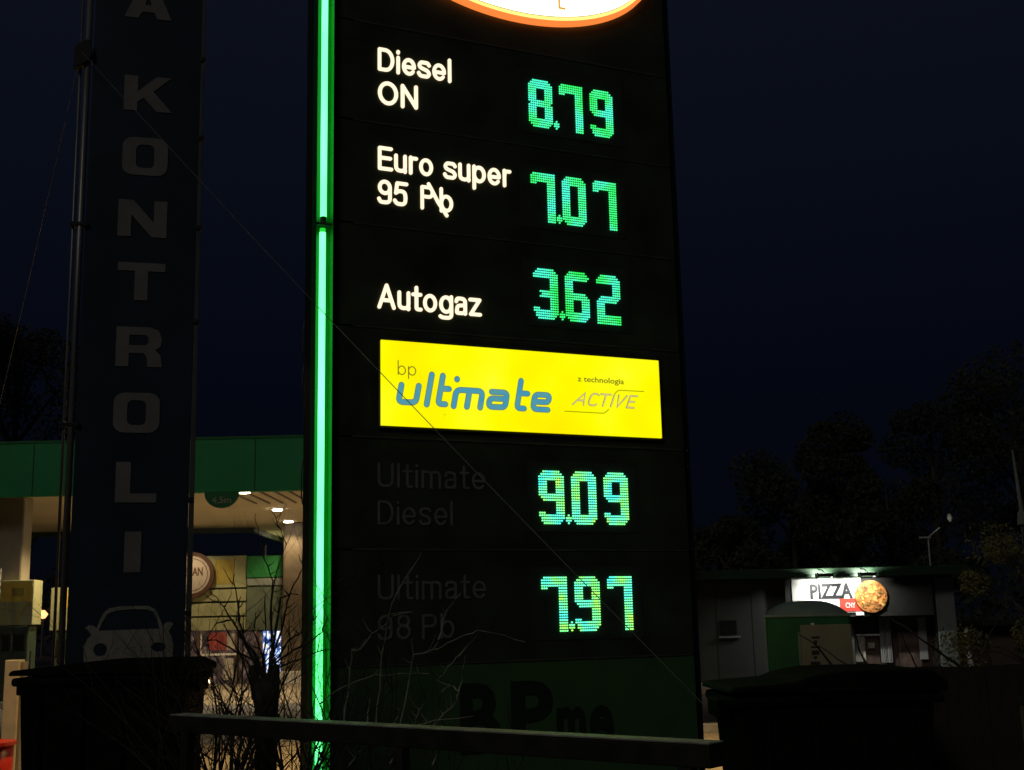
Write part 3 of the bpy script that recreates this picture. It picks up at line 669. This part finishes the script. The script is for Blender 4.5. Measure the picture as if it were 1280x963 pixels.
# dark branches in front of the kiosk
kb = thing("leaning_branches", "dark bare branches leaning across the view of the pizza kiosk", "branches", (0, 0, 0))
for pts, r in (([(1240, 852), (1206, 838), (1170, 812), (1140, 790), (1110, 770)], .012), ([(1090, 845), (1078, 822), (1067, 789)], .011), ([(1150, 842), (1140, 822), (1126, 788)], .007), ([(1060, 850), (1040, 832), (1022, 808), (998, 792)], .010),
               ([(1075, 842), (1048, 825), (1025, 808)], .006), ([(1225, 820), (1240, 790), (1252, 760), (1262, 735)], .006), ([(1200, 842), (1212, 830), (1222, 836)], .008)):
    shoot(pts, 8.3, r, kb, "branch", "twig")

# ================================================================= PETROL STATION CANOPY
cn = thing("station_canopy", "petrol station canopy with green fascia and lit beige ceiling", "canopy")
MB().box(-16, 3.2, 26.2, 26.35, 4.46, 5.65).build("fascia", M["fascia"], cn, bevel=.02)
MB().box(-16.0, 3.2, 26.18, 26.2, 5.62, 5.67).build("fascia_trim", M["dgreen"], cn)
for k in range(12): MB().box(-15.2 + 1.6 * k, -15.18 + 1.6 * k, 26.194, 26.2, 4.47, 5.61).build("fascia_joint", M["pump"], cn)
cl = MB()
cl.box(-16, 3.2, 26.36, 37.0, 4.55, 5.2).box(-7.9, 3.2, 37.0, 44, 4.55, 5.2); cl.build("ceiling", M["ceiling"], cn)
for k in range(12): MB().box(-6.3 + .32 * k, -6.3 + .32 * k + .05, 26.4, 29.6, 4.52, 4.548).build("ceiling_batten", M["column"], cn)
MB().box(-7.96, -7.90, 37.0, 44, 4.40, 5.2).build("edge_trim", M["pump"], cn)
MB().box(-16, -7.9, 36.98, 37.04, 4.40, 5.2).build("edge_trim", M["pump"], cn)
def column(x0, x1, y0, y1):
    c = MB().box(x0, x1, y0, y1, 0, 4.549).build("column", M["columndark" if y0 > 35 else "column"], cn, bevel=.04)
    MB().box(x0 - .05, x1 + .05, y0 - .05, y1 + .05, 0, .35).build("column_base", M["kerb"], c, bevel=.02)
column(P(353, 750, 35.4).x, P(379, 750, 35.4).x, 35.4, 35.93); column(-12.3, -10.85, 27, 27.5); column(1.2, 1.8, 33, 33.6)
for x in (-9.3, -6.25, -1.6):
    for y in (26.9, 31.2, 34.9, 40.0):
        if y > 37 and x < -8: continue
        x = x + .31 - .085 * (y - 26.5)
        f_ = MB().cyl((x, y, 4.530), .17, .02, 'z', 20).build("downlight", M["lampring"], cn)
        MB().cyl((x, y, 4.505), .13, .024, 'z', 20).build("lamp_glass", M["lamp"], f_)
        spot("lamp_light", (x, y, 4.49), 260 if 33 < y < 38 else 1050, 125, (1, .75, .42), f_)
cs = thing("clearance_sign", "half-round dark green clearance sign hanging under the canopy fascia", "sign", (0, 0, 0))
pc = P(277, 617, 26.1); MB().prism([(pc.x - .37, 4.46)] + arc(pc.x, 4.44, .37, .33, 180, 360, 18) + [(pc.x + .37, 4.46)], 26.10, 26.15).build("plate", M["dgreen"], cs)
text_mesh("4,5m", pc.x - .21, pc.x + .21, 4.22, .14, 26.099, .006, "lettering", M["paleposter"], cs, bold=.01)

# pumps, posts and left edge
def pump(label, x, y, ztop, w_=.95):
    t = thing("fuel_pump", label, "fuel pump", (x, y, 0), 0, "fuel pumps under the canopy")
    MB().box(.08, w_ - .08, .02, .5, .15, ztop - .97).build("body", M["pump"], t, bevel=.03)
    MB().box(0, w_, 0, .52, 0, .15).build("plinth", M["kerb"], t, bevel=.02)
    hd = MB().box(0, w_, 0, .5, ztop - .96, ztop).build("header", M["cream"], t, bevel=.015)
    MB().box(.25, w_ - .04, -.006, 0, ztop - .46, ztop - .04).build("yellow_field", M["yellowad"], hd)
    MB().box(.48, w_ - .22, -.012, -.006, ztop - .34, ztop - .17).build("olive_square", M["olivepatch"], hd)
    MB().ribbon([(w_ - .05, ztop - .50), (w_ - .18, ztop - .58), (w_ - .27, ztop - .72), (w_ - .32, ztop - .92)], .05, -.012, 0).build("arc_stripe", M["olivepatch"], hd)
    MB().box(.15, w_ - .15, 0, .02, ztop - 1.5, ztop - 1.15).build("display", M["glass"], t)
    MB().tube([(w_ - .04, -.02, .9), (w_ + .03, -.08, .5), (w_ + .02, -.06, 1.2)], .018, 6).build("hose", M["rubber"], t)
    return t
p = P(43, 725, 26.8); pump("fuel pump with yellow and cream header beside the left canopy column", p.x - .95, 26.8, p.z)
p = P(64, 735, 28); pump("fuel pump with pale header mostly hidden by the banner post", p.x, 28, p.z)
gx = P(0, 723, 26.5); t = thing("bottle_rack", "white wire rack at the far left edge by the column", "rack", (gx.x - .45, 26.4, 0))
for k in range(9): MB().box(0, .5, 0, .03, 1.55 + k * .16, 1.58 + k * .16).build("shelf_bar", M["grille"], t)
for x in (0, .22, .47): MB().box(x, x + .03, .0, .03, 0, 2.95).build("upright", M["grille"], t)
p = P(21, 825, 12); t = thing("cream_post", "cream painted square post at the lower left beside the waste container", "post", (p.x, 12, 0))
MB().box(-.085, .055, -.07, .07, 0, p.z).build("shaft", M["postcream"], t, bevel=.008)
MB().box(.057, .085, -.04, .07, 0, p.z - .02).build("side_strip", M["column"], t, bevel=.004)
p = P(-24, 925, 11.2); t = thing("red_barrel", "red plastic barrel cut by the lower left corner", "barrel", (p.x, 11.2, 0))
MB().tube([(0, 0, 0), (0, 0, .3), (0, 0, p.z - .04)], [.24, .27, .28], 28).build("body", M["red"], t, smooth=True)
MB().tube([(0, 0, p.z - .05), (0, 0, p.z - .02)], [.30, .30], 28).build("rim", M["red"], t)
p = P(54, 768, 80); t = thing("street_lamp", "distant orange street lamp left of the banner", "street lamp", (p.x, 80, 0))
MB().tube([(0, 0, 0), (0, 0, p.z + .25)], .07, 8).build("pole", M["zinc"], t); MB().tube([(0, -.02, p.z - .28), (0, -.02, p.z), (0, -.02, p.z + .25)], [.12, .32, .10], 10).build("lamp_globe", M["orange"], t, smooth=True)

for lab, x, y, hx, wt in (("forecourt lamp post hidden behind the price sign", -.3, 15.0, 0, 1500), ("forecourt lamp post hidden behind the dark banner board", -3.55, 11.6, 0, 420)):
    t = thing("forecourt_lamp", lab, "lamp post", (x, y, 0))
    MB().tube([(0, 0, 0), (0, 0, 4.6), (0, -.3, 4.75)], [.05, .045, .035], 10).build("pole", M["zinc"], t)
    MB().box(-.12, .12, -.85, -.28, 4.72, 4.80).build("lamp_head", M["clamp"], t, bevel=.02)
    spot("lamp_light", (0, -.55, 4.70), wt, 112, (1, .68, .30), t)

# ================================================================= SHOP
D = 36.0
def X(px, py_=740): return P(px, py_, D).x
def Zp(px, py_): return P(px, py_, D).z
sh = thing("station_shop", "petrol station shop with cream cladding, round cafe sign and lit windows", "building")
x0, x1, x2 = X(120), X(307.5), X(356)
MB().box(x0, x2, D + .10, D + 6, 0, Zp(307, 695) - .03).build("wall", M["ggrey"], sh)
yr = [(Zp(300, 694), Zp(300, 735)), (Zp(300, 736), Zp(300, 752)), (Zp(300, 753), Zp(300, 770)), (Zp(300, 771), Zp(300, 788))]
for zt, zb_ in yr: MB().box(x0, x1, D, D + .08, zb_ + .015, zt - .015).build("cladding_board", M["cream"], sh, bevel=.008)
MB().box(X(268), X(292), D - .012, D, Zp(280, 730), Zp(280, 700)).build("faded_emblem", M["olivepatch"], sh)
MB().box(X(308.5), x2, D - .05, D + .08, Zp(330, 722), Zp(330, 695)).build("green_fascia", M["dgreen"], sh, bevel=.01)
MB().box(X(308.5), x2, D - .03, D + .08, Zp(330, 732), Zp(330, 723)).build("grey_band", M["kpost"], sh, bevel=.01)
MB().box(X(308.5), x2, D, D + .08, Zp(330, 788), Zp(330, 733)).build("dark_panel", M["ggrey"], sh, bevel=.01)
rc = MB().cyl((X(240), D - .10, Zp(240, 719)), .66, .09, 'y', 40).build("round_sign", M["roundb"], sh)
MB().cyl((X(240), D - .115, Zp(240, 719)), .54, .02, 'y', 40).build("sign_face", M["roundw"], rc)
MB().cyl((X(240), D - .120, Zp(240, 719)), .475, .01, 'y', 40).build("ring_line", M["roundb"], rc)
MB().cyl((X(240), D - .126, Zp(240, 719)), .455, .01, 'y', 40).build("inner_face", M["roundw"], rc)
text_mesh("BEAN", X(240) - .18, X(240) + .33, Zp(240, 719) - .02, .24, D - .127, .006, "lettering", M["roundb"], rc, bold=.03)
# window bays
def bay(px0, px1, top, bot, m, name="window"):
    f = MB().box(X(px0), X(px1), D + .02, D + .08, Zp(px0, bot), Zp(px0, top)).build(name, M["interior"] if m is None else M[m], sh)
    return f
w1 = bay(120, 296, 790, 905, None); w2 = bay(300, 322, 790, 905, None); w3 = bay(325, 356, 790, 905, None)
for a in (250, 297, 323, 356): MB().box(X(a) - .035, X(a) + .035, D - .04, D + .09, 0, Zp(a, 789)).build("mullion", M["brownint"], sh)
MB().box(X(252), X(298), D - .045, D + .0, Zp(275, 819.5), Zp(275, 817)).build("white_bar", M["whiteframe"], sh)
MB().box(X(252.5), X(254), D - .04, D + .0, Zp(253, 850), Zp(253, 793)).build("white_bar", M["whiteframe"], sh)
MB().box(X(262), X(284), D - .02, D + .0, Zp(270, 813), Zp(270, 791)).build("poster", M["redposter"], sh)
MB().box(X(285), X(296), D - .02, D + .0, Zp(290, 812), Zp(290, 792)).build("poster", M["paleposter"], sh)
MB().box(X(281), X(294), D - .02, D + .0, Zp(290, 850), Zp(290, 823)).build("poster", M["paleposter"], sh)
MB().cyl((X(264), D - .06, Zp(264, 852)), .05, .04, 'y', 12).build("window_lamp", M["bulb"], sh)
MB().box(X(330), X(340), D - .02, D + .0, Zp(335, 842), Zp(335, 789)).build("cooler_light", M["screen"], sh)
MB().box(X(343), X(352), D - .02, D + .0, Zp(347, 842), Zp(347, 789)).build("cooler_light", M["screen"], sh)
MB().tube([(X(322.5), D + 1, Zp(322, 700)), (X(322.5), D + 1, Zp(322, 679))], .03, 6).build("roof_pole", M["zinc"], sh)

# ================================================================= PIZZA KIOSK
D = 29.4
ks = thing("pizza_kiosk", "single-storey kiosk with flat dark green roof and lit pizza sign", "kiosk")
xl, xr = P(872, 790, D).x, P(1195, 790, D).x
MB().box(xl, X(1064), D, D + 5, 0, 2.45).build("wall", M["kwall"], ks, bevel=.02)
MB().box(X(1064), xr, D + .35, D + 5, 0, 2.45).build("wall", M["brownint"], ks, bevel=.02)
MB().box(xl - .16, xl - .001, D - .06, D + .2, 0, 2.44).build("corner_post", M["kpost"], ks, bevel=.02)
MB().box(X(1168), xr + .02, D - .05, D + .35, 0, 2.40).build("corner_post", M["kpost"], ks, bevel=.02)
MB().box(xl - .3, xr + .25, D - .55, D + 5.2, 2.455, 2.66).build("roof", M["kroof"], ks, bevel=.02)
MB().box(xl - .3, xr + .25, D - .60, D - .55, 2.44, 2.52).build("gutter", M["kroof"], ks, bevel=.01)
wn = MB().box(X(897), X(918), D - .03, D, Zp(900, 793), Zp(900, 776)).build("window", M["glass"], ks); MB().box(X(895), X(922), D - .10, D - .001, Zp(900, 798), Zp(900, 795.5)).build("window_sill", M["kpost"], wn)
for k in range(5): MB().box(xl + .45 + .85 * k, xl + .465 + .85 * k, D - .006, D, .1, 2.43).build("wall_joint", M["joint"], ks)
# shop front under the sign
MB().box(X(1066), X(1098), D + .30, D + .34, Zp(1080, 838), Zp(1080, 772)).build("window", M["brownint"], ks)
MB().box(X(1066), X(1099), D + .22, D + .29, Zp(1080, 795.5), Zp(1080, 793)).build("shelf_bar", M["whiteframe"], ks)
MB().box(X(1067), X(1080), D + .24, D + .29, Zp(1073, 828), Zp(1073, 797)).build("price_list", M["paleposter"], ks)
MB().box(X(1084), X(1092), D + .24, D + .29, Zp(1088, 811), Zp(1088, 804)).build("notice", M["paleposter"], ks)
mb = MB(); n = 22; xa, xb = X(1098), X(1112)
for k in range(n):
    a, c = k / n, (k + 1) / n; ya = D + .20 + .04 * math.sin(k * 1.9); yb = D + .20 + .04 * math.sin((k + 1) * 1.9)
    mb.quad((xa + (xb - xa) * a, ya, Zp(1105, 829)), (xa + (xb - xa) * c, yb, Zp(1105, 829)), (xa + (xb - xa) * c, yb, Zp(1105, 772)), (xa + (xb - xa) * a, ya, Zp(1105, 772)))
mb.build("curtain", M["curtain"], ks, fix=False)
MB().box(X(1122), X(1150), D + .27, D + .34, Zp(1130, 836), Zp(1130, 790)).build("poster", M["darkposter"], ks)
MB().box(X(1148), X(1158), D + .25, D + .30, Zp(1150, 825), Zp(1150, 772)).build("side_curtain", M["curtain"], ks)
MB().box(X(1168) - .05, X(1168), D - .02, D + .3, 0, 2.42).build("downpipe", M["clamp"], ks)
MB().box(X(1128), X(1135), D - .28, D - .25, Zp(1130, 754), Zp(1130, 738)).build("notice", M["kpost"], ks)
# fascia sign board
sg = MB().box(X(978), X(1160), D - .30, D - .24, Zp(1020, 772), Zp(1020, 722.5)).build("sign_backing", M["joint"], ks)
MB().box(X(986), X(1072), D - .33, D - .30, Zp(1020, 767), Zp(1020, 723)).build("white_sign", M["signw"], ks, bevel=.008)
text_mesh("PIZZA", X(1008.5), X(1061), Zp(1030, 748), Zp(1030, 730) - Zp(1030, 748), D - .331, .012, "sign_lettering", M["signk"], ks, bold=.035)
MB().box(X(1044), X(1073), D - .342, D - .331, Zp(1060, 764.5), Zp(1060, 748.5)).build("red_label", M["signr"], ks)
text_mesh("CNY", X(1051), X(1063), Zp(1057, 760), .12, D - .343, .008, "small_lettering", M["signw"], ks, bold=.01)
MB().box(X(1063), X(1073), D - .344, D - .331, Zp(1068, 769.5), Zp(1068, 765.5)).build("white_label", M["signw"], ks)
pz = MB().cyl((X(1083), D - .37, Zp(1083, 746)), .375, .04, 'y', 36).build("pizza_picture", M["pizza"], ks)
mb = MB(); rd = random.Random(4)
for k in range(60):
    a = rd.uniform(0, 6.28); r_ = .34 * math.sqrt(rd.random()); mb.cyl((X(1083) + r_ * math.cos(a), D - .385 - rd.uniform(0, .01), Zp(1083, 746) + r_ * math.sin(a)), rd.uniform(.015, .04), .02, 'y', 7)
tag(mb.build("topping", mat("topping", (.55, .28, .07), .6, var=.8, scale=7), pz), kind="stuff")
# two floodlights on arms above the sign
for px in (1018, 1070):
    fx = X(px); f_ = MB().tube([(fx, D - .50, 2.62), (fx, D - .85, 2.60), (fx + .05, D - .95, 2.50)], .014, 6).build("lamp_arm", M["clamp"], ks)
    MB().box(fx - .12, fx + .22, D - 1.00, D - .93, 2.44, 2.52).build("lamp_housing", M["clamp"], f_, bevel=.01)
    MB().quad((fx - .10, D - .929, 2.455), (fx + .20, D - .929, 2.455), (fx + .20, D - .91, 2.51), (fx - .10, D - .91, 2.51)).build("lamp_glass", M["floodglow"], f_)
    for cx_ in (fx - .135, fx + .215): MB().box(cx_, cx_ + .015, D - 1.0, D - .72, 2.41, 2.53).build("spill_baffle", M["clamp"], f_)  # side baffles added to keep flood light off the kiosk wall
# dish on the roof
dp = P(1160, 672, 31); t = thing("satellite_dish", "small pale dish with an arm on the kiosk roof", "satellite dish", (dp.x, 31, 0))
MB().tube([(0, 0, 2.66), (0, 0, dp.z)], .02, 8).build("mast", M["dish"], t)
a_ = P(1173, 660, 31); b_ = P(1185, 648, 31)
MB().tube([(0, 0, dp.z), (a_.x - dp.x, -.1, a_.z)], .018, 6).build("arm", M["dish"], t)
MB().tube([(b_.x - dp.x, -.14, b_.z - .10), (b_.x - dp.x, -.14, b_.z - .02), (b_.x - dp.x, -.10, b_.z + .09)], [.03, .07, .04], 10).build("receiver", M["whiteframe"], t, smooth=True)
MB().box(-.22, .06, -.03, .03, dp.z - .02, dp.z + .02).build("foot_bar", M["dish"], t)

# ================================================================= GREEN DOMED COLLECTION BIN
D = 20.0
x0, x1 = P(958, 800, D).x, P(1063, 800, D).x; zt = P(1010, 769, D).z; zd = P(1010, 751, D).z
gb = thing("collection_bin", "dark green collection bin with domed lid and pale lettered board on its front", "collection bin", ((x0 + x1) / 2, D, 0), R(-11))
hw = (x1 - x0) / 2
MB().box(-hw, hw, 0, .9, 0, zt).build("body", M["tankgreen"], gb, bevel=.04)
mb = MB(); nx, ny = 16, 8
for j in range(ny + 1):
    for i in range(nx + 1):
        u, v = i / nx * 2 - 1, j / ny * 2 - 1
        mb.v.append((u * (hw + .01), .45 + v * .47, zt + .005 + (zd - zt) * (1 - abs(u) ** 3) * (1 - abs(v) ** 3)))
for j in range(ny):
    for i in range(nx):
        a = j * (nx + 1) + i; mb.f.append((a, a + 1, a + nx + 2, a + nx + 1))
mb.build("lid", M["tanktop"], gb, smooth=True)
xa = P(1001, 800, D).x - gb.location.x; xb = P(1053, 800, D).x - gb.location.x; zt2 = P(1020, 781, D).z
MB().box(-hw - .012, -hw + .022, -.02, .02, 0, zt - .04).build("corner_highlight", M["tanktop"], gb, bevel=.006)  # added pale strip painting the bright highlight on the left edge
MB().box(-hw - .01, hw + .01, -.03, .93, zt - .03, zt + .012).build("lid_rim", M["tanktop"], gb, bevel=.01)
pb = MB().box(xa, hw + .0, -.06, -.002, .05, zt2).build("front_board", M["boardpale"], gb, bevel=.012)
MB().box(xa - .04, xa - .002, -.075, -.002, .05, zt2 - .12).build("board_edge", M["tanktop"], gb, bevel=.008)
MB().box(xa + .17, xa + .23, -.075, -.06, zt2 - .005, zt2 + .03).build("latch", M["whiteframe"], gb)
for k, (zz, wd_, hg) in enumerate(((797, .13, .035), (803, .05, .06), (809, .14, .03), (816, .12, .07), (822, .05, .04), (829, .15, .05))):
    q = P(1019, zz, D); qx = q.x - gb.location.x
    MB().box(qx - wd_ / 2, qx + wd_ / 2, -.066, -.058, q.z - hg / 2, q.z + hg / 2).build("board_lettering", M["signk"], gb)

# ================================================================= RIGHT BACKGROUND
p = P(1235, 782, 34); hs = thing("brown_house", "low brown house wall behind the right end of the kiosk", "building", (p.x, 34, 0))
MB().box(0, 9, 0, 5, 0, p.z).build("wall", M["housewall"], hs); MB().prism([(-.3, p.z), (9.3, p.z), (9.3, p.z + .12), (-.3, p.z + .12)], -.4, 5.2).build("roof", M["joint"], hs)
p = P(1208, 786, 22); t = thing("pale_post", "slender pale post standing right of the kiosk", "post", (p.x, 22, 0))
MB().tube([(0, 0, 0), (.02, 0, .7), (-.02, 0, 1.1), (.0, 0, p.z)], [.04, .05, .045, .03], 8).build("shaft", M["grille"], t); MB().tube([(0, 0, p.z - .12), (-.08, 0, p.z - .2)], .03, 6).build("arm", M["grille"], t)
p = P(1277, 640, 24); t = thing("lamp_pole", "grey lamp pole rising behind the small lit tree", "pole", (p.x, 24, 0))
MB().tube([(0, 0, 0), (0, 0, p.z), (-.06, 0, P(1274, 600, 24).z + .6)], [.05, .045, .02], 8).build("pole", M["kpost"], t); MB().tube([(0, 0, p.z - .25), (0, 0, p.z)], [.11, .08], 10).build("collar", M["kpost"], t)
